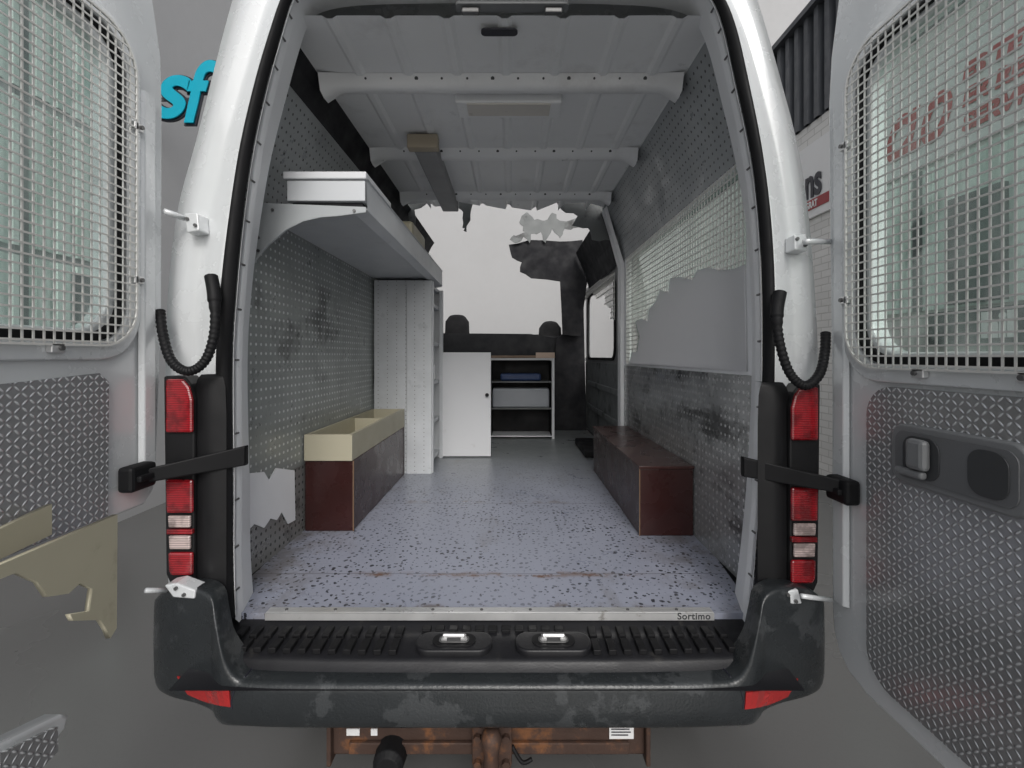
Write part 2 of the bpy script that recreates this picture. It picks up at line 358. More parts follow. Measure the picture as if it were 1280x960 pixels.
MB().box(3.45,3.497,3.85,3.93,1.90,3.08).build('downpipe',clad,rb)
MB().box(3.44,3.497,3.2,3.62,1.92,2.75).build('window',clad,rb,bevel=.004)
s1=thing('wall_sign',(-3.1,4.3,3.9),'turquoise letters s and f with dark edges on grey wall','sign')
for ch,xo,zo,q in (('s',-3.40,3.78,1),('f',-3.115,3.735,.80)):
    for nm,mt,yy,of in (('letter_backing',inkm,4.325,.034),('letter',turq,4.30,.018)):
        text(nm,ch,.80,(xo,yy,zo),((1,0,0),(0,0,1)),mt,s1,.010,.28,of,1,q)
MB().box(-3.598,-2.98,4.34,4.36,3.95,3.98).build('mounting_bar',clad,s1)
s2=thing('wall_sign',(3.48,4.4,3),'white sign board with dark and red lettering on white brick building','sign')
MB().box(3.463,3.497,2.5,5.75,3.12,3.98).build('sign_board',signw,s2,bevel=.004)
text('dark_lettering','ns',.50,(3.455,5.38,3.36),((0,-1,0),(0,0,1)),inkm,s2,.004,0,.014,1,.66)
MB().box(3.455,3.461,4.98,5.70,3.21,3.325).build('red_band',dredm,s2)
text('band_lettering','GRAT',.11,(3.452,5.36,3.228),((0,-1,0),(0,0,1)),signw,s2,.002,0,.003,1,.7)
text('red_lettering','CLO',.48,(3.455,4.24,3.30),((0,-1,0),(0,0,1)),redm,s2,.004,.45,.024,1,.62)
for i,t_ in enumerate(('ES TE','ER REP','SERVICE')):
    text('red_lettering',t_,.17,(3.455,3.50,3.62-.19*i),((0,-1,0),(0,0,1)),redm,s2,.004,.2,.008)
s3=thing('wall_sign',(3.40,3.2,1.6),'small dark sign with white lettering low on brick wall','sign')
MB().box(3.40,3.497,2.6,3.75,1.60,1.87).build('sign_board',inkm,s3)
text('lettering','hil',.24,(3.394,3.30,1.66),((0,-1,0),(0,0,1)),signw,s3,.003,0,.012)
# ---------------------------------------------------------------- van
van=thing('cargo_van',(-.07,3.5,0),'white high roof cargo van with both rear doors open and empty cargo hold','van')
FZ=.68
st=[
 [(214,772),(242,772),(276,772),(292,772),(304,776)],
 [(209,700),(240,700),(274,700),(290,700),(301,700)],
 [(207,600),(238,600),(272,600),(290,600),(302,600)],
 [(207,450),(238,450),(270,450),(289,450),(302,450)],
 [(211,350),(243,350),(277,350),(295,350),(308,350)],
 [(222,260),(258,260),(288,260),(304,260),(318,260)],
 [(244,180),(276,180),(301,180),(316,180),(330,180)],
 [(264,100),(298,100),(320,100),(334,100),(348,100)],
 [(279,40),(316,40),(338,40),(351,40),(363,40)],
 [(290,0),(329,0),(352,0),(364,0),(376,2)],
 [(303,-45),(345,-38),(368,-28),(379,-22),(392,-12)],
 [(350,-92),(385,-75),(402,-48),(410,-38),(430,-20)],
 [(480,-112),(485,-85),(490,-52),(492,-42),(495,-23)],
 [(620,-118),(620,-90),(620,-54),(620,-44),(620,-24)],
 [(760,-112),(755,-85),(750,-52),(748,-42),(745,-23)],
 [(885,-92),(858,-75),(845,-48),(836,-38),(816,-20)],
 [(932,-45),(902,-38),(882,-28),(872,-22),(858,-12)],
 [(946,0),(921,0),(905,0),(892,0),(878,2)],
 [(958,40),(937,40),(921,40),(907,40),(894,40)],
 [(975,100),(954,100),(935,100),(920,100),(908,100)],
 [(996,180),(973,180),(951,180),(937,180),(925,180)],
 [(1009,260),(987,260),(962,260),(948,260),(937,260)],
 [(1017,350),(995,350),(968,350),(953,350),(943,350)],
 [(1022,450),(999,450),(968,450),(954,450),(945,450)],
 [(1022,600),(999,600),(965,600),(952,600),(941,600)],
 [(1018,700),(993,700),(959,700),(946,700),(934,700)],
 [(1013,772),(988,772),(954,772),(940,772),(926,776)]]
YS=(1.49,1.45,1.43,1.44,1.50)
cols=[cr([W(*s[k],YS[k]) for s in st],5) for k in range(5)]
n=len(cols[0]); rows=[]
xc=-.07
for i in range(n):
    A,B,Cc,D,E=[cols[k][i] for k in range(5)]
    rows.append([Vector((A.x,1.60,A.z)),Vector((A.x+(.006 if A.x<xc else -.006),1.515,A.z)),A+(B-A)*.12+Vector((0,-.012,0)),A.lerp(B,.55)+Vector((0,-.012,0)),A.lerp(B,.75)+Vector((0,-.010,0)),B+Vector((0,.012,0)),B.lerp(Cc,.3)+Vector((0,.016,0)),B.lerp(Cc,.8)+Vector((0,.008,0)),Cc+Vector((0,.012,0)),Cc+Vector((0,.05,0))])
o=MB().grid(rows).build('rear_frame',white,van,True)
rows=[]
for i in range(n):
    Cc,D=cols[2][i],cols[3][i]; v=D-Cc
    rows.append([Cc+v*(.5-.5*math.cos(a))+Vector((0,-.022*math.sin(a)+.004,0)) for a in [math.pi*k/8 for k in range(9)]])
MB().grid(rows).build('door_seal',rubber,van,True)
rows=[]
for i in range(n):
    D,E=cols[3][i],cols[4][i]
    k=Vector((E.x-xc,0,E.z-1.6)).normalized()
    rows.append([D+Vector((0,.012,0)),D.lerp(E,.25)+Vector((0,-.004,0)),D.lerp(E,.8)-Vector((0,.012,0)),E,E+Vector((0,.012,0))+k*.004,E+Vector((0,.12,0))+Vector((k.x*.05,0,k.z*.02))])
MB().grid(rows).build('inner_frame',inwhite,van,True)
mb=MB()
for i in range(3,n-3,3):
    p=cols[3][i].lerp(cols[4][i],.62); mb.tube([p+Vector((0,-.016,0)),p+Vector((0,.004,0))],.0035,8)
mb.each('screw_head',screwm,van)
silR=[(.985,.55),(.99,.80),(.998,1.46),(.975,2.0),(.93,2.25),(.873,2.42),(.797,2.68),(.77,2.79),(.65,2.92),(.3,2.99),(xc,3.0)]
def side(sgn,name,holes):
    P=[((x if sgn>0 else 2*xc-x),z) for x,z in silR]
    ys=[1.56,1.67,3.34,3.79,5.3,6.0]; mb=MB()
    for i in range(len(P)-1):
        for j in range(5):
            if holes and i in(2,3) and j in(1,3): continue
            if i>=6 and j>=2: continue
            if i>=2 and j>=4: continue
            a,b_=P[i],P[i+1]; y0,y1=ys[j],ys[j+1]
            k=len(mb.v); mb.v+=[(a[0],y0,a[1]),(b_[0],y0,b_[1]),(b_[0],y1,b_[1]),(a[0],y1,a[1])]; mb.f.append((k,k+1,k+2,k+3))
    return mb.build(name,white,van)
side(1,'side_panel',True); side(-1,'side_panel',False)
MB().grid([[(-1.12,6.0,.55),(.98,6.0,.55)],[(-1.1,6.05,1.1),(.96,6.05,1.1)],[(-1.05,5.75,1.45),(.91,5.75,1.45)],[(-1.05,5.3,1.5),(.91,5.3,1.5)]]).build('bonnet',white,van)
MB().box(-1.05,.92,1.55,5.6,.48,.655).build('chassis',darkin,van)
MB().box(-.80,.66,1.75,5.5,.20,.478).build('underbody_shade_box',darkin,van)  # low dark box added to deepen the shade beneath the van
for x0,x1 in ((-1.08,-.86),(.72,.94)):
    for yc in (2.75,5.6):
        t_=MB().tube([(x0,yc,.34),(x0+.03,yc,.34),(x1-.03,yc,.34),(x1,yc,.34)],[.30,.34,.34,.30],28).build('wheel',rubber,van,False,.01)
        MB().tube([(x0-.01,yc,.34),(x0+.02,yc,.34),(x1-.02,yc,.34),(x1+.01,yc,.34)],[.16,.2,.2,.16],20).build('rim',screwm,t_)
fl=[(-.90,1.49),(.76,1.49),(.82,1.66),(.852,1.9),(.852,5.2),(-1.002,5.2),(-1.002,1.9),(-.99,1.66)]
MB().prism(fl,'Z',.66,FZ).build('floor_panel',floorm,van)
mb=MB().box(-.80,.655,1.483,1.512,FZ+.001,FZ+.007); mb.box(-.80,.655,1.476,1.4835,.664,FZ+.0065)
sill=mb.build('sill_strip',alu,van)
text('lettering','Sortimo',.030,(.535,1.4755,.668),((1,0,0),(0,0,1)),dgrey,sill,.0005,0,.0006,1.1)
mb=MB()
for i in range(9): mb.tube([(-.74+i*.16,1.497,FZ+.006),(-.74+i*.16,1.497,FZ+.0095)],.005,8)
mb.each('rivet',screwm,sill)
def wall(name,prof,y0,y1,mat,label=None):
    ys=[y0+(y1-y0)*i/8 for i in range(9)]
    return MB().grid([[(x,y,z) for x,z in prof] for y in ys]).build(name,mat,van,label=label)
wall('wall_panel',[(-1.0,FZ),(-1.0,1.0)],1.6,4.9,pegLlow)
wall('wall_panel',[(-1.0,1.002),(-1.0,2.10)],1.6,4.9,pegL)
wall('upper_wall_panel',[(-1.0,2.102),(-.985,2.25),(-.865,2.57)],1.6,4.9,pegU)
wall('roof_corner_lining',[(-.865,2.572),(-.83,2.64),(-.80,2.685)],1.58,4.7,darkin)
wall('upper_wall_panel',[(.85,2.25),(.82,2.42),(.71,2.68)],1.6,3.6,pegU)
wall('roof_corner_lining',[(.845,2.25),(.80,2.42),(.70,2.65)],3.602,5.0,darkin)
MB().prism([(1.6,FZ),(3.46,FZ),(3.46,1.448),(1.6,1.448)],'X',.85,.86).build('wall_panel',pegR,van)
MB().prism([(3.5,FZ+.02),(5.3,FZ+.02),(5.3,1.45),(3.5,1.45)],'X',.855,.87).build('sliding_door_panel',linerm,van)
mb=MB()
for z in (.95,1.2): mb.box(.835,.8545,3.62,5.1,z,z+.05)
mb.each('panel_rib',linerm,van,.006)
plate('window_frame',[(1.6,1.45),(3.46,1.45),(3.46,2.27),(1.6,2.27)],[rrect(1.66,3.33,1.472,2.235,.06)],.02,'X',.862,inwhite,van)
plate('sliding_door_frame',[(3.5,1.45),(5.3,1.45),(5.3,2.3),(3.5,2.3)],[rrect(3.78,5.15,1.49,2.18,.1)],.02,'X',.87,greyp,van)
plate('window_seal',rrect(3.77,5.16,1.48,2.19,.11),[rrect(3.80,5.13,1.505,2.165,.09)],.02,'X',.856,rubber,van)
mb=MB().grid([[(.86,3.46,z),(.825,3.47,z),(.825,3.56,z),(.86,3.57,z)] for z in (FZ,1.2,1.8,2.2)]+[[(.78,3.46,2.45),(.76,3.47,2.44),(.76,3.56,2.44),(.78,3.57,2.45)],[(.72,3.46,2.66),(.70,3.47,2.64),(.70,3.56,2.64),(.72,3.57,2.66)]])
mb.build('door_post',inwhite,van,bevel=.004)
def RY(px,py,X=.845): Y=F*X/(px-CX); return (Y,H+(HZ-py)*Y/F)
rag=[RY(*p) for p in ((787,455),(790,440),(797,440),(800,420),(795,402),(803,398),(810,402),(812,386),(820,378),(826,362),(836,366),(838,348),(852,346),(866,350),(872,338),(886,334),(900,338),(918,336),(931,331))]
gp=[(3.34,2.24),(1.64,2.24)]+[(1.64,rag[-1][1])]+rag[::-1]+[(3.34,rag[0][1])]
grille('window_grille',gp,.030,.0058,.838,steel,van,-1)
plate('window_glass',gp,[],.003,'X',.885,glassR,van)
plate('window_cover_sheet',rag+[(1.64,1.465),(3.28,1.465)],[],.006,'X',.845,coverm,van)
gp2=[RY(*p) for p in ((770,340),(770,400),(764,398),(765,386),(757,380),(758,368),(748,374),(741,366),(732,376),(729,368),(748,352))]
grille('window_grille',gp2,.05,.010,.838,steel,van,-1)
# ceiling
prof=[]; x=-.80
while x<.70:
    prof+=[(x,2.685),(x+.15,2.685),(x+.165,2.675),(x+.185,2.675)]; x+=.2
prof=[(min(px_,.71),z) for px_,z in prof]+[(.712,2.685)]
ys=[1.56,2.0,2.6,3.2,3.44]
rows=[[(px_,y,z) for px_,z in prof] for y in ys]
rows.append([(px_,3.44+random.uniform(.0,.22),z) for px_,z in prof])
MB().grid(rows).build('ceiling_panel',ceilm,van)
def ribm(Y,w=.055):
    x0,x1=-.79,.70; rows=[]
    for i in range(25):
        t=i/24; x=x0+(x1-x0)*t; e=max(0,abs(t-.5)*2-.9)/.1; dz=-.035*e*e; ww=w*(1+.4*e)
        rows.append([(x,Y-ww,2.684+dz*.3),(x,Y-ww*.7,2.648+dz),(x,Y-ww*.2,2.638+dz),(x,Y+ww*.4,2.642+dz),(x,Y+ww,2.684+dz*.3)])
    r_=MB().grid(rows).build('roof_rib',ceilm,van,True)
    mb=MB()
    for i in range(14):
        x=x0+.08+i*.105; mb.tube([(x,Y-w*.86,2.6665),(x,Y-w*.74,2.67)],.005 if i%3 else .008,8)
    mb.each('rib_hole',dgrey,r_)
for Y in (1.93,2.60,3.28): ribm(Y)
lp=MB().box(-.25,.22,1.995,2.13,2.630,2.672).build('ceiling_lamp',ceilm,van,bevel=.008)
MB().box(-.20,.17,2.0,2.10,2.624,2.6295).build('diffuser',lampm,lp,bevel=.003)
d=MB().box(-.52,-.40,2.42,3.42,2.60,2.67).build('ceiling_duct',M('grey_duct',(.30,.30,.30),.5),van,bevel=.01)
MB().box(-.545,-.385,2.36,2.418,2.60,2.672).build('end_cap',M('tan_cap',(.42,.36,.27),.5),d,bevel=.006)
plate('header_slot',rrect(-.11,.02,1.60,1.635,.016),[],.006,'Z',2.669,inkm,van)
rl=plate('roof_latch',rrect(-.19,.19,1.520,1.56,.012),[],.012,'Z',2.70,greyp,van)
for x in (-.14,.14): MB().box(x-.03,x+.03,1.53,1.55,2.675,2.693).build('latch_striker',screwm,rl,bevel=.004)
# cab
part=M('dark_bulkhead',(.018,.019,.022),.75)
MB().prism([(-1.0,FZ),(.42,FZ),(.45,1.72),(.20,1.76),(-1.0,1.77)],'Y',4.95,5.0).build('low_bulkhead',part,van)
MB().prism([(.46,FZ),(.84,FZ),(.80,2.45),(.74,2.55),(.66,2.3),(.58,2.1),(.60,1.8),(.50,1.7)],'Y',5.15,5.2).build('cab_pillar',darkin,van)
for (a,b_) in ((556,587),(673,702)):
    s_=MB().box(XZ(a-14,0,5.3)[0],XZ(b_+14,0,5.3)[0],5.25,5.38,1.2,1.77).build('seat',seatm,van,bevel=.04)
    x0=XZ(a,0,5.3)[0]; x1=XZ(b_,0,5.3)[0]; zt=H+(HZ-(393 if a<600 else 401))*5.26/F
    MB().prism([(x0,1.72),(x0+.01,zt-.08),(x0+.06,zt-.01),(x0+.12,zt),(x1-.12,zt),(x1-.06,zt-.01),(x1-.01,zt-.08),(x1,1.72)],'Y',5.26,5.35).build('headrest',seatm,s_,bevel=.025)
def ragged(name,pts,Y,mat,sub=2,amp=.012):
    P=[XZ(*p,Y) for p in pts]; out=[]
    for i in range(len(P)):
        a,b_=P[i],P[(i+1)%len(P)]
        out.append(a)
        for k in range(1,sub): t=k/sub; out.append((a[0]+(b_[0]-a[0])*t+random.uniform(-amp,amp),a[1]+(b_[1]-a[1])*t+random.uniform(-amp,amp)))
    return plate(name,out,[],.01,'Y',Y,mat,van)
ragged('torn_headliner',((636,306),(662,300),(700,302),(728,300),(735,345),(726,420),(703,418),(700,352),(664,348),(650,340),(652,328),(640,322)),5.05,darkin)
ragged('torn_headliner',((652,270),(660,266),(668,275),(680,276),(690,266),(700,276),(722,272),(724,284),(706,286),(700,298),(690,286),(682,304),(676,290),(664,292),(662,304),(655,296),(648,303),(638,300),(642,294),(656,290),(650,280)),5.0,linerm,3,.02)
ragged('torn_headliner',((508,243),(600,239),(593,252),(588,268),(583,290),(578,285),(579,265),(566,255),(540,252),(518,262),(522,290),(512,280)),3.62,linerm,3)
ragged('torn_headliner',((690,244),(765,244),(765,300),(740,300),(735,285),(715,282),(722,270),(702,262)),3.62,linerm,3)
def LY(px,py,X=-.994): Y=F*X/(px-CX); return (Y,H+(HZ-py)*Y/F)
plate('bare_patch',[LY(*p) for p in ((306,592),(330,590),(336,600),(345,585),(368,588),(369,650),(360,655),(352,640),(346,650),(338,648),(330,660),(318,655),(308,665),(304,640))],[],.004,'X',-.995,patch,van)
# rear step
rows=[]
for i in range(41):
    t=i/40; x=-.95+1.76*t; e=abs(t-.5)*2; dy=.03*e**4
    rows.append([(x,1.50,.66),(x,1.478,.658),(x,1.472,.650),(x,1.43+dy*.3,.646),(x,1.335+dy,.638),(x,1.322+dy,.630),(x,1.312+dy,.604),(x,1.26,.595)])
stp=MB().grid(rows).build('rear_step',stepm,van,True)
mb=MB()
for a,b_ in ((-.86,-.31),(.24,.72)):
    k=int((b_-a)/.045)
    for i in range(k):
        x=a+i*.045; mb.box(x,x+.024,1.340+.02*(abs(x+.07)/.8)**3,1.400,.638,.655); mb.box(x,x+.024,1.410,1.458,.642,.659)
for i in range(11):
    x=-.285+i*.042; mb.box(x,x+.028,1.438,1.466,.643,.656)
mb.each('grip_rib',rubber,stp,.003)
for x in (-.175,.125):
    o=plate('latch_housing',rrect(x-.115,x+.115,1.335,1.430,.042,8),[],.024,'Z',.646,stepm,stp,.006)
    plate('latch_well',rrect(x-.065,x+.065,1.352,1.412,.028,8),[],.004,'Z',.6588,rubber,o)
    plate('striker_plate',rrect(x-.045,x+.045,1.366,1.396,.01,4),[],.002,'Z',.6622,screwm,o)
    MB().tube([(x-.035,1.378,.664),(x-.03,1.374,.678),(x+.03,1.374,.678),(x+.035,1.378,.664)],.006,8).build('lock_striker',alu,o)
    for s in (-1,1): MB().box(x+s*.028-.008,x+s*.028+.008,1.370,1.390,.6635,.674).build('striker_foot',alu,o,bevel=.002)
# bumper
hs=[(0,1.262,.608,0),(.5,1.263,.608,0),(.66,1.268,.609,0),(.70,1.272,.615,0),(.728,1.276,.645,0),(.752,1.282,.70,.003),(.78,1.30,.775,.008),(.805,1.32,.820,.015),(.86,1.335,.838,.028),(.95,1.352,.825,.040),(1.01,1.38,.79,.048),(1.04,1.42,.765,.052),(1.055,1.48,.755,.052),(1.06,1.6,.75,.052),(1.06,1.9,.75,.052)]
allh=[(-a[0],)+a[1:] for a in hs[::-1][:-1]]+hs
sm_=cr([Vector((a[0],a[1],a[2])) for a in allh],4); zb_=cr([Vector((a[0],a[3],0)) for a in allh],4)
rows=[]
for p,q in zip(sm_,zb_):
    h,Yf,zt=p; zb=.474+q.y*.7
    x=xc+h; side_=min(1,max(0,(abs(h)-.98)/.07)); inx=(-.10 if h>0 else .10)*side_
    kk=min(1,max(0,(abs(h)-.68)/.08)); iy=(.14*(1-kk)+.07*kk)*(1-side_)
    def Q(f,z): return (x+inx*f,Yf+iy*f,z)
    mid=zb+(zt-zb)*.5
    rows.append([Q(1,zt-.004),Q(.5,zt),Q(.12,zt),Q(.05,zt-.004),Q(.015,zt-.012),Q(.0,zt-.026),Q(-.02,mid),Q(.0,zb+.035),Q(.05,zb+.014),Q(.11,zb+.004),Q(.2,zb),Q(1,zb-.005)])
bp=MB().grid(rows).build('bumper',bumperm,van,True)
bvh=BVHTree.FromPolygons([v.co.copy() for v in bp.data.vertices],[tuple(p.vertices) for p in bp.data.polygons])
cam0=Vector((0,0,H))
def onb(px,py,off=.004):
    d=W(px,py,1)-cam0; d.normalize(); hit=bvh.ray_cast(cam0,d)
    p=hit[0] if hit[0] else W(px,py,1.33)
    return p-d*off
for s in (-1,1):
    m=(lambda x:x) if s<0 else (lambda x:1219-x)
    MB().tube([onb(m(x),y,.001) for x,y in ((318,832),(306,846),(293,862),(289,876),(290,886))],.0022,6).build('bumper_joint',inkm,bp)
    dy=3 if s>0 else 0
    TL,TR,BR,BL=Vector((221,846)),Vector((286,863)),Vector((288,884)),Vector((234,868))
    rr=[]
    for k in range(9):
        t=k/8; a=TL.lerp(TR,t)+Vector((0,3*math.sin(t*math.pi))); b_=BL.lerp(BR,t)+Vector((0,3*math.sin(t*math.pi)))
        rr.append([onb(m(a.lerp(b_,q/3).x),a.lerp(b_,q/3).y+dy,.007) for q in range(4)])
    back=[[p+Vector((0,.02,0)) for p in r_] for r_ in rr]
    mb=MB().grid(rr)
    mb.grid([rr[0],back[0]]); mb.grid([rr[-1],back[-1]]); mb.grid([[r_[0] for r_ in rr],[r_[0] for r_ in back]]); mb.grid([[r_[-1] for r_ in rr],[r_[-1] for r_ in back]])
    mb.build('reflector',redrefl,bp)
def Lpoly(name,pts,y0,y1,mat,parent,bev=.003): 
    P=[XZ(*p,y0) for p in pts]; return MB().prism(P,'Y',y0,y1).build(name,mat,parent,bevel=bev)
def lamp(side_):
    m=(lambda x:x) if side_<0 else (lambda x:1230-x)
    dy=0 if side_<0 else 10
    pts=lambda L:[(m(x),y+dy) for x,y in L]
    Y=1.40
    hb=Lpoly('tail_lamp',pts([(204,470),(230,470),(238,480),(243,498),(243,730),(212,730),(207,718)]),Y,1.47,black,van,.006)
    Lpoly('red_lens',pts([(206,474),(228,474),(236,484),(240,500),(240,541),(206,541)]),Y-.014,Y-.001,redlens,hb,.007)
    Lpoly('red_lens',pts([(206,600),(240,600),(240,642),(207,642)]),Y-.014,Y-.001,redlens,hb,.007)
    Lpoly('clear_lens',pts([(209,645),(237,645),(237,660),(210,660)]),Y-.012,Y-.001,clearlens,hb,.004)
    Lpoly('red_lens',pts([(208,662),(240,662),(240,668),(208,668)]),Y-.012,Y-.001,redlens,hb,.001)
    Lpoly('clear_lens',pts([(210,670),(237,670),(237,687),(211,687)]),Y-.012,Y-.001,clearlens,hb,.004)
    Lpoly('red_lens',pts([(209,691),(240,691),(240,720),(213,720),(210,714)]),Y-.014,Y-.001,redlens,hb,.007)
    # slim dark pillar cover, nearly flat with a soft crease
    rows=[]; prof_=(0,.35,.75,1,.95,.8,.55,.3,0)
    for y,ins,cr_ in ((468,16,.2),(474,8,.6),(484,3,1),(520,0,1),(600,0,1),(680,0,1),(750,0,1)):
        rows.append([W(m(242+ins*.6+(283-242-ins)*q/8),y+dy,1.418-.014*cr_*prof_[q]) for q in range(9)])
    rows=[[p+Vector((0,.05,0)) for p in rows[0]]]+rows
    MB().grid(rows).build('pillar_trim',black,van,True)
lamp(-1); lamp(1)
def hinge(pts_body,pts_door,Y,rr_=.009):
    o=Lpoly('hinge',pts_body,Y,Y+.05,white,van,.004)
    (a,b_),(c,d_)=pts_door; MB().tube([W(a,b_,Y-.03),W(c,d_,Y+.02)],rr_,10).build('hinge_arm',white,o,True)
    cx=sum(p[0] for p in pts_body)/len(pts_body); cy=sum(p[1] for p in pts_body)/len(pts_body)
    for q in ((-5,-4),(5,4)): 
        p=W(cx+q[0],cy+q[1],Y); MB().tube([p+Vector((0,-.006,0)),p+Vector((0,.005,0))],.0055,6).build('hinge_bolt',screwm,o)
hinge([(230,266),(247,266),(249,288),(233,291)],((205,264),(232,273)),1.41)
hinge([(993,293),(1008,292),(1010,314),(993,312)],((1006,302),(1040,302)),1.41)
hinge([(205,732),(220,729),(244,738),(243,749),(216,747)],((182,738),(208,738)),1.33,.007)
hinge([(976,740),(998,737),(1003,755),(980,756)],((1002,745),(1038,750)),1.34,.007)
def conduit(pts):
    P=cr([W(x,y,yy) for x,y,yy in pts],26); rad=[.0130+(.0011 if (i%4)<2 else -.0007) for i in range(len(P))]
    for i in range(36): rad[i]=.019 if i<30 else .016
    MB().tube(P,rad,12).build('cable_conduit',rubber,van,True)
conduit([(264,346,1.40),(268,372,1.38),(268,415,1.36),(257,450,1.35),(236,464,1.34),(215,452,1.35),(204,420,1.38),(200,388,1.40)])
conduit([(975,366,1.40),(971,392,1.38),(975,430,1.36),(987,466,1.35),(1006,482,1.34),(1024,468,1.35),(1031,440,1.38),(1032,416,1.40)])
def strap(a,b_,w0,w1,mount):
    A=W(*a); B=W(*b_); mb=MB()
    def ring(P,h,t): return [P+Vector((0,-t,h)),P+Vector((0,t,h)),P+Vector((0,t,-h)),P+Vector((0,-t,-h))]
    mb.grid([ring(A.lerp(B,t),w0+(w1-w0)*t,.011) for t in (0,.12,.3,.5,.75,1)],True)
    o=mb.build('door_check_strap',rubber,van,bevel=.004)
    M0=W(*mount); MB().box(M0.x-.022,M0.x+.022,M0.y-.045,M0.y+.045,M0.z-.038,M0.z+.034).build('strap_mount',rubber,o,bevel=.010)
    MB().box(M0.x-.034,M0.x+.034,M0.y-.03,M0.y+.02,M0.z-.012,M0.z+.006).build('strap_pin',rubber,o,bevel=.004)
strap((308,569,1.45),(186,594,1.32),.031,.020,(172,595,1.30))
strap((928,583,1.45),(1046,607,1.33),.031,.020,(1053,611,1.335))
# tow bar
tb=MB().box(-.56,.42,1.41,1.50,.285,.385).build('tow_bar',rust,van,bevel=.008)
MB().box(-.50,.36,1.395,1.4085,.30,.335).build('stiffener',rust,tb,bevel=.003)
hp_=MB().prism([(-.12,.42),(0,.42),(0,.30),(-.025,.19),(-.095,.19),(-.12,.30)],'Y',1.36,1.394).build('hitch_plate',rust,tb,bevel=.008)
for x in (-.103,-.018):
    for z in (.385,.31): MB().tube([(x,1.345,z),(x,1.361,z)],.012,6).build('hitch_bolt',rust,hp_)
MB().tube([(-.06,1.31,.21),(-.06,1.315,.28),(-.06,1.325,.37),(-.06,1.33,.405),(-.06,1.33,.43)],[.026,.024,.022,.032,.020],14).build('hitch_pin',rust,tb,True)
MB().box(-.095,-.025,1.28,1.385,.245,.275).build('hitch_jaw',rust,tb,bevel=.006)
MB().tube([(-.37,1.345,.300),(-.37,1.36,.300),(-.37,1.40,.300),(-.37,1.42,.300)],[.032,.046,.048,.05],20).build('trailer_socket',rubber,tb,bevel=.003)
MB().tube(cr([(.0,1.38,.34),(.03,1.37,.30),(.06,1.38,.30)],6),.006,8).build('cable',rubber,tb,True)
for x in (-.565,.408): MB().box(x,x+.014,1.385,1.52,.270,.395).build('end_plate',rust,tb,bevel=.004)
lab=MB().box(.30,.375,1.405,1.4085,.340,.378).build('label',signw,tb)
mb=MB()
for i in range(3): mb.box(.306,.306+random.uniform(.035,.06),1.4025,1.4045,.370-i*.009,.3725-i*.009)
mb.each('printed_line',inkm,lab)
MB().box(-.510,-.470,1.405,1.4085,.350,.370).build('label',signw,tb)
MB().box(-.435,-.415,1.405,1.4085,.350,.370).build('label',signw,tb)
# ---------------------------------------------------------------- doors
def door(X,sgn,outer,win,glassr,platep,label,gm):
    xo=X+sgn*.03
    d=plate('rear_door',outer,[glassr],.05,'X',xo,white,van,.008,False,label)
    a,b_,c_,e=win
    plate('window_surround',rrect(a-.03,b_+.03,c_-.035,e+.03,.13,8),[rrect(a+.005,b_-.015,c_+.01,e-.01,.10,8)],.016,'X',X-sgn*.001,white,d,.005)
    plate('window_seal',rrect(a+.008,b_-.018,c_+.013,e-.013,.10,8),[rrect(a+.025,b_-.045,c_+.035,e-.03,.09,8)],.02,'X',X+sgn*.006,rubber,d,.004)
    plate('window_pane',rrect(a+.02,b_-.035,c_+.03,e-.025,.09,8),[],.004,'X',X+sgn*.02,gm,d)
    gp_=rrect(a,b_,c_,e,.11,8)
    gr=grille('window_grille',gp_,.0235,.0044,X-sgn*.022,steel,d,-sgn)
    plate('grille_rim',gp_,[rrect(a+.005,b_-.005,c_+.005,e-.005,.106,8)],.006,'X',X-sgn*.022,steel,d)
    for (yy,zz) in ((b_+.005,c_+(e-c_)*.22),(b_+.005,c_+(e-c_)*.72),(a+(b_-a)*.62,c_-.006),(a+(b_-a)*.25,c_-.006)):
        mb=MB(); mb.box(min(X-sgn*.025,X-sgn*.010),max(X-sgn*.025,X-sgn*.010),yy-.016,yy+.016,zz-.011,zz+.011)
        mb.build('grille_clip',alu,d,bevel=.002)
        MB().tube([(X-sgn*.0255,yy+.004,zz),(X-sgn*.032,yy+.004,zz)],.006,8).build('clip_screw',screwm,d)
    plate('tread_plate_panel',platep,[],.006,'X',X-sgn*.002,tread,d)
    return d
outR=[(1.39,2.62),(1.425,2.45),(1.436,2.30),(1.43,1.88),(1.422,1.43),(1.42,.74),(1.412,.67),(1.39,.62),(1.35,.585),(1.28,.568),(.66,.568),(.62,.60),(.62,2.6),(.66,2.86),(1.25,2.85),(1.34,2.76)]
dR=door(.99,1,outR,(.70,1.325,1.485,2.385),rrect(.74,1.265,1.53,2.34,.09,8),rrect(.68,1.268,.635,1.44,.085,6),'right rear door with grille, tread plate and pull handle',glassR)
outL=[(1.39,2.62),(1.425,2.45),(1.43,2.30),(1.428,1.60),(1.405,1.18),(1.395,1.11),(1.36,1.078),(.95,1.075),(.93,1.05),(.93,.72),(.97,.69),(1.11,.648),(1.128,.632),(1.12,.605),(1.05,.568),(.66,.568),(.62,.60),(.62,2.6),(.66,2.86),(1.25,2.85),(1.34,2.76)]
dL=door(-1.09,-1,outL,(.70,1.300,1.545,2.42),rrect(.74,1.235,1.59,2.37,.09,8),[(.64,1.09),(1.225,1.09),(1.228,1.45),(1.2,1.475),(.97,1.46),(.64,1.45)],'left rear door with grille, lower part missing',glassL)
MB().prism([(.94,.585),(1.06,.60),(1.06,.66),(.94,.70)],'X',-1.062,-1.055).build('tread_plate_panel',tread,dL)
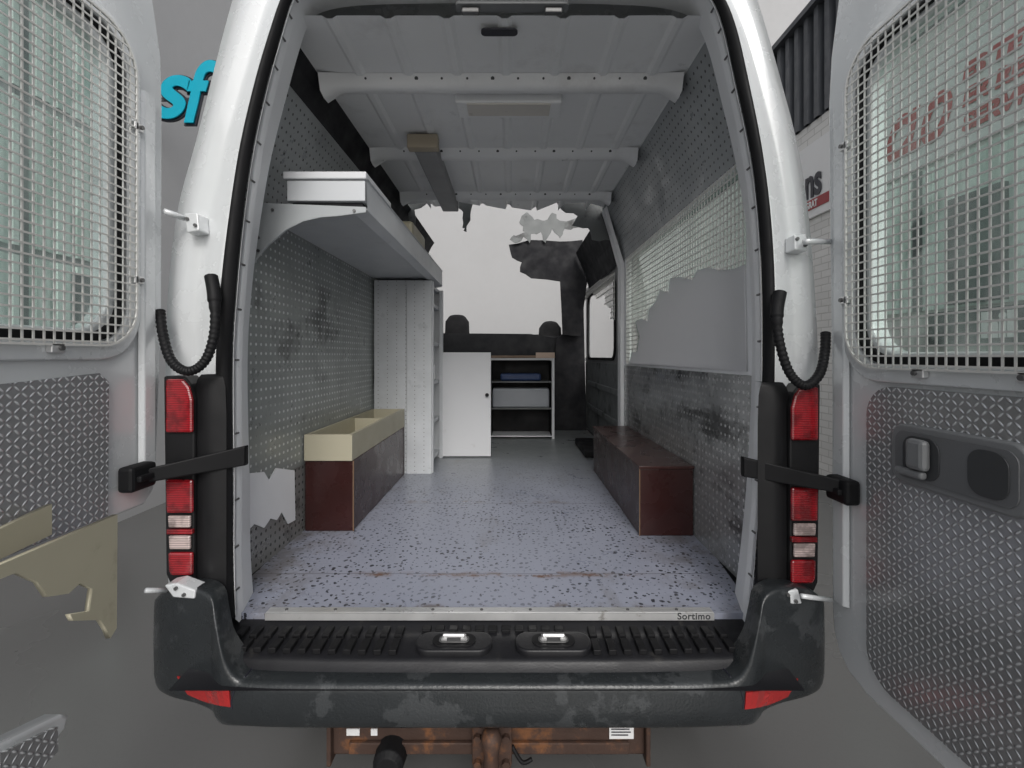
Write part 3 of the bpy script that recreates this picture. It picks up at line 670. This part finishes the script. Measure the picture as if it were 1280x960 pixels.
for X,sg,d_,zz in ((.99,-1,dR,(1.36,1.30)),(-1.09,1,dL,(1.352,1.29))):
    lo=.78 if sg<0 else 1.15
    rows=[[(X,zz[0]+.035,z),(X+sg*.012,zz[0]+.028,z),(X+sg*.012,zz[0]-.012,z),(X,zz[0]-.022,z)] for z in (lo,lo+.3,1.5,2.0,2.3)]
    MB().grid(rows).build('pressed_ridge',white,d_,bevel=.003)
hx=.985
hd=plate('pull_handle',rrect(.855,1.168,1.205,1.352,.035,6),[],.022,'X',hx-.004,greyp,dR,.006)
plate('handle_recess',rrect(.87,1.15,1.222,1.336,.026,6),[],.004,'X',hx-.0165,M('mid_grey_recess',(.14,.143,.148),.4),hd)
plate('finger_pocket',rrect(.885,.965,1.232,1.328,.03,6),[],.004,'X',hx-.0195,dgrey,hd)
plate('finger_pocket',rrect(1.03,1.125,1.23,1.328,.03,6),[],.004,'X',hx-.0195,dgrey,hd)
MB().box(hx-.045,hx-.0225,1.045,1.095,1.252,1.325).build('latch_lever',greyp,hd,bevel=.01)
MB().box(hx-.04,hx-.0225,1.055,1.13,1.232,1.25).build('latch_foot',greyp,hd,bevel=.006)
for (px,py) in ((1057,560),(1060,230)):
    Y=F*.99/(px-CX); z=H+(HZ-py)*Y/F; MB().tube([(.984,Y,z),(.992,Y,z)],.008,10).build('plug',inkm,dR)
def rg(X,pts): return [((F*X/(px-CX)),H+(HZ-py)*(F*X/(px-CX))/F) for px,py in pts]
pk=plate('door_pocket',rg(-.95,((-90,745),(147,643),(146,785),(138,798),(133,786),(126,775),(92,776),(88,768),(112,764),(116,736),(100,729),(86,742),(60,746),(48,728),(20,716),(-90,760))),[],.012,'X',-.956,beige,dL)
plate('pocket_back',rg(-1.05,((-80,700),(65,630),(65,668),(-80,738))),[],.012,'X',-1.056,beige,pk)
MB().box(-1.06,-.965,.70,.80,1.05,1.10).build('pocket_bracket',beige,pk)
# ---------------------------------------------------------------- things inside the hold
ws=thing('wall_shelf',(-.78,2.7,2.08),'long light grey metal shelf bracketed high along the left wall','shelf')
MB().box(-.995,-.552,1.75,3.62,2.080,2.086).build('shelf_board',greyshelf,ws)
MB().grid([[(-.55,1.74,2.195),(-.555,1.74,2.19),(-.552,1.74,2.075),(-.60,1.74,2.062)],[(-.55,3.62,2.195),(-.555,3.62,2.19),(-.552,3.62,2.075),(-.60,3.62,2.062)]]).build('front_lip',greyshelf,ws)
gus=[(-.998,2.105),(-.556,2.088),(-.556,2.066),(-.66,2.052)]+[(-.66-.335*t,2.050-.19*t**2.6) for t in (.2,.4,.6,.8,.9,1.0)]
for Y0 in (1.735,3.60):
    br=MB().prism(gus,'Y',Y0,Y0+.012).build('bracket',bracketm,ws,bevel=.003)
    if Y0<2:
        for x,z in ((-.96,2.075),(-.91,2.075),(-.965,1.97),(-.965,1.92),(-.60,2.072)): MB().tube([(x,1.730,z),(x,1.736,z)],.006,8).build('bracket_bolt',screwm,br)
bx=thing('sheet_metal_box',(-.75,1.85,2.12),'flat white lidded box on the near end of the wall shelf','box')
MB().box(-.865,-.565,1.752,2.10,2.116,2.195).build('box_body',greyshelf,bx,bevel=.003); MB().box(-.876,-.558,1.742,2.106,2.198,2.226).build('lid',cupw,bx,bevel=.004); MB().box(-.85,-.58,1.77,2.09,2.0875,2.114).build('underside_shade',darkin,bx)  # dark block under the box stands in for its shadowed underside
tag(MB().box(-.72,-.57,2.62,3.0,2.09,2.30).build('cardboard_parcel',beige,bevel=.02),'beige parcel at the far end of the wall shelf','parcel')
tcab=thing('shelving_unit',(-.78,3.5,FZ),'tall white perforated metal shelving unit behind the left box','shelving')
MB().box(-.985,-.755,3.26,3.272,FZ,2.06).build('end_panel',pegW,tcab)
MB().box(-.752,-.572,3.245,3.272,FZ,2.06).build('end_panel',pegW,tcab,bevel=.004)
MB().box(-.985,-.575,3.80,3.815,FZ,2.06).build('end_panel',greyshelf,tcab)
for z in (.72,1.0,1.3,1.6,1.9,2.04): MB().box(-.985,-.605,3.274,3.798,z,z+.025).build('shelf',greyshelf,tcab)
MB().box(-.60,-.572,3.76,3.798,FZ,2.06).build('upright',greyshelf,tcab); MB().box(-.60,-.566,3.274,3.31,FZ,2.06).build('upright',greyshelf,tcab,bevel=.003)
MB().box(-.9,-.62,3.35,3.7,1.33,1.45).build('shelf_bin',inwhite,tcab,bevel=.01)
cbd=thing('cupboard',(-.78,4.1,FZ),'low white cupboard with its door swung open across the hold','cupboard')
mb=MB().box(-.985,-.585,3.83,3.85,FZ,1.55); mb.box(-.985,-.585,4.5,4.52,FZ,1.55); mb.box(-.985,-.585,3.849,4.501,1.53,1.548); mb.box(-.985,-.585,3.849,4.501,FZ+.001,FZ+.02); mb.box(-.984,-.97,3.849,4.501,FZ+.019,1.531)
mb.build('carcass',cupw,cbd)
dd=MB().box(-.578,-.175,3.77,3.79,FZ+.01,1.55).build('door',cupw,cbd,bevel=.003)
MB().tube([(-.205,3.77,1.20),(-.205,3.755,1.20),(-.205,3.74,1.20)],[.008,.008,.016],12).build('knob',black,dd)
rk=thing('storage_rack',(.1,4.75,FZ),'low white framed shelf rack against the dark bulkhead','rack')
mb=MB()
for x in (-.24,.405): mb.box(x,x+.025,4.62,4.645,FZ,1.50)
for x in (-.24,.405): mb.box(x,x+.025,4.87,4.90,FZ,1.50)
mb.each('upright',cupw,rk)
for z in (FZ+.02,.98,1.25): MB().box(-.214,.404,4.624,4.898,z,z+.012).build('shelf',cupw if z<.8 else linerm,rk)
MB().box(-.214,.404,4.622,4.65,1.478,1.499).build('top_rail',cupw,rk)
MB().box(-.24,.43,4.60,4.91,1.502,1.525).build('top_board',woodm,rk,bevel=.002)
MB().box(.24,.43,4.594,4.599,1.50,1.555).build('label_strip',M('tan_label',(.55,.42,.33),.6),rk)
MB().box(-.22,.41,4.905,4.925,FZ,1.49).build('back_panel',rubber,rk)
MB().box(-.212,-.206,4.65,4.90,FZ+.03,1.47).build('side_panel',rubber,rk); MB().box(.398,.403,4.65,4.90,FZ+.03,1.47).build('side_panel',rubber,rk)
tag(MB().box(-.20,.38,4.63,4.86,.994,1.19).build('storage_bin',M('bin_grey',(.36,.38,.41),.5),bevel=.02),'grey plastic bin on the middle shelf of the rack','bin')
tag(MB().box(-.12,.30,4.70,4.86,1.263,1.34).build('tool_case',bluem,bevel=.02),'blue flat case on the upper shelf of the rack','case')
lbx=thing('wheel_arch_box',(-.88,2.7,FZ),'maroon board box along the left wall under a beige tray','box')
MB().box(-.992,-.763,2.186,3.235,FZ+.001,1.018).build('box_shell',maroon,lbx,bevel=.003)
MB().box(-.762,-.758,2.182,2.19,FZ+.002,1.018).build('edge_trim',edgew,lbx)
tr=thing('open_tray',(-.88,2.7,1.02),'beige open tray with a divider on top of the left maroon box','tray')
mb=MB().box(-.992,-.763,2.176,2.196,1.020,1.145); mb.box(-.992,-.763,3.215,3.235,1.020,1.145); mb.box(-.783,-.7635,2.195,3.216,1.0205,1.1445); mb.box(-.9915,-.974,2.195,3.216,1.0205,1.1445)
mb.box(-.975,-.782,2.195,3.216,1.022,1.032)
mb.build('tray_shell',beige,tr)
MB().box(-.973,-.784,2.82,2.835,1.033,1.135).build('divider',beige,tr)
rbx=thing('wheel_arch_box',(.72,2.7,FZ),'maroon board box standing alone along the right wall','box')
MB().box(.597,.846,2.128,3.34,FZ+.001,.992).build('box_shell',maroon,rbx,bevel=.003)
MB().box(.590,.848,2.120,3.345,.994,1.008).build('lid',M('maroon_lid',(.042,.014,.012),.3,0,.3,9,dirt=(.09,.055,.045),ds=9),rbx,bevel=.002)
MB().box(.593,.5965,2.122,2.1275,FZ+.002,.992).build('edge_trim',edgew,rbx)
tag(MB().box(.60,.83,3.75,4.35,FZ+.001,FZ+.06).build('step_mat',rubber,bevel=.01),'black step tread beside the sliding door, behind the right box','step')
# ---------------------------------------------------------------- light, world, camera
w=bpy.data.worlds.new('World'); sc.world=w; w.use_nodes=True; nt=w.node_tree
bg=nt.nodes['Background']; sky=N(nt,'ShaderNodeTexSky'); sky.sky_type='NISHITA'; sky.sun_disc=False
el=math.radians(36); sky.sun_elevation=el; sky.sun_rotation=math.radians(172); sky.dust_density=3; sky.air_density=1
hs_=N(nt,'ShaderNodeHueSaturation'); hs_.inputs['Saturation'].default_value=.25; nt.links.new(sky.outputs[0],hs_.inputs['Color']); nt.links.new(hs_.outputs[0],bg.inputs['Color'])
bg.inputs['Strength'].default_value=.148
sl=bpy.data.lights.new('sun','SUN'); sl.energy=1.0; sl.angle=math.radians(22); sl.color=(1,.98,.95)
so=bpy.data.objects.new('sun',sl); C.objects.link(so); so.location=(1,-6,5)
dirv=Vector((-.12,math.cos(el),-math.sin(el))); so.rotation_euler=dirv.to_track_quat('-Z','Y').to_euler()
cam=bpy.data.cameras.new('camera'); co=bpy.data.objects.new('camera',cam); C.objects.link(co); sc.camera=co
co.location=(0,0,H); co.rotation_euler=(math.radians(90),0,0); cam.sensor_width=36; cam.lens=36*F/1280; cam.shift_y=-35/1280; cam.clip_start=.05; cam.clip_end=500
sc.view_settings.view_transform='Standard'; sc.view_settings.look='None'; sc.view_settings.exposure=0
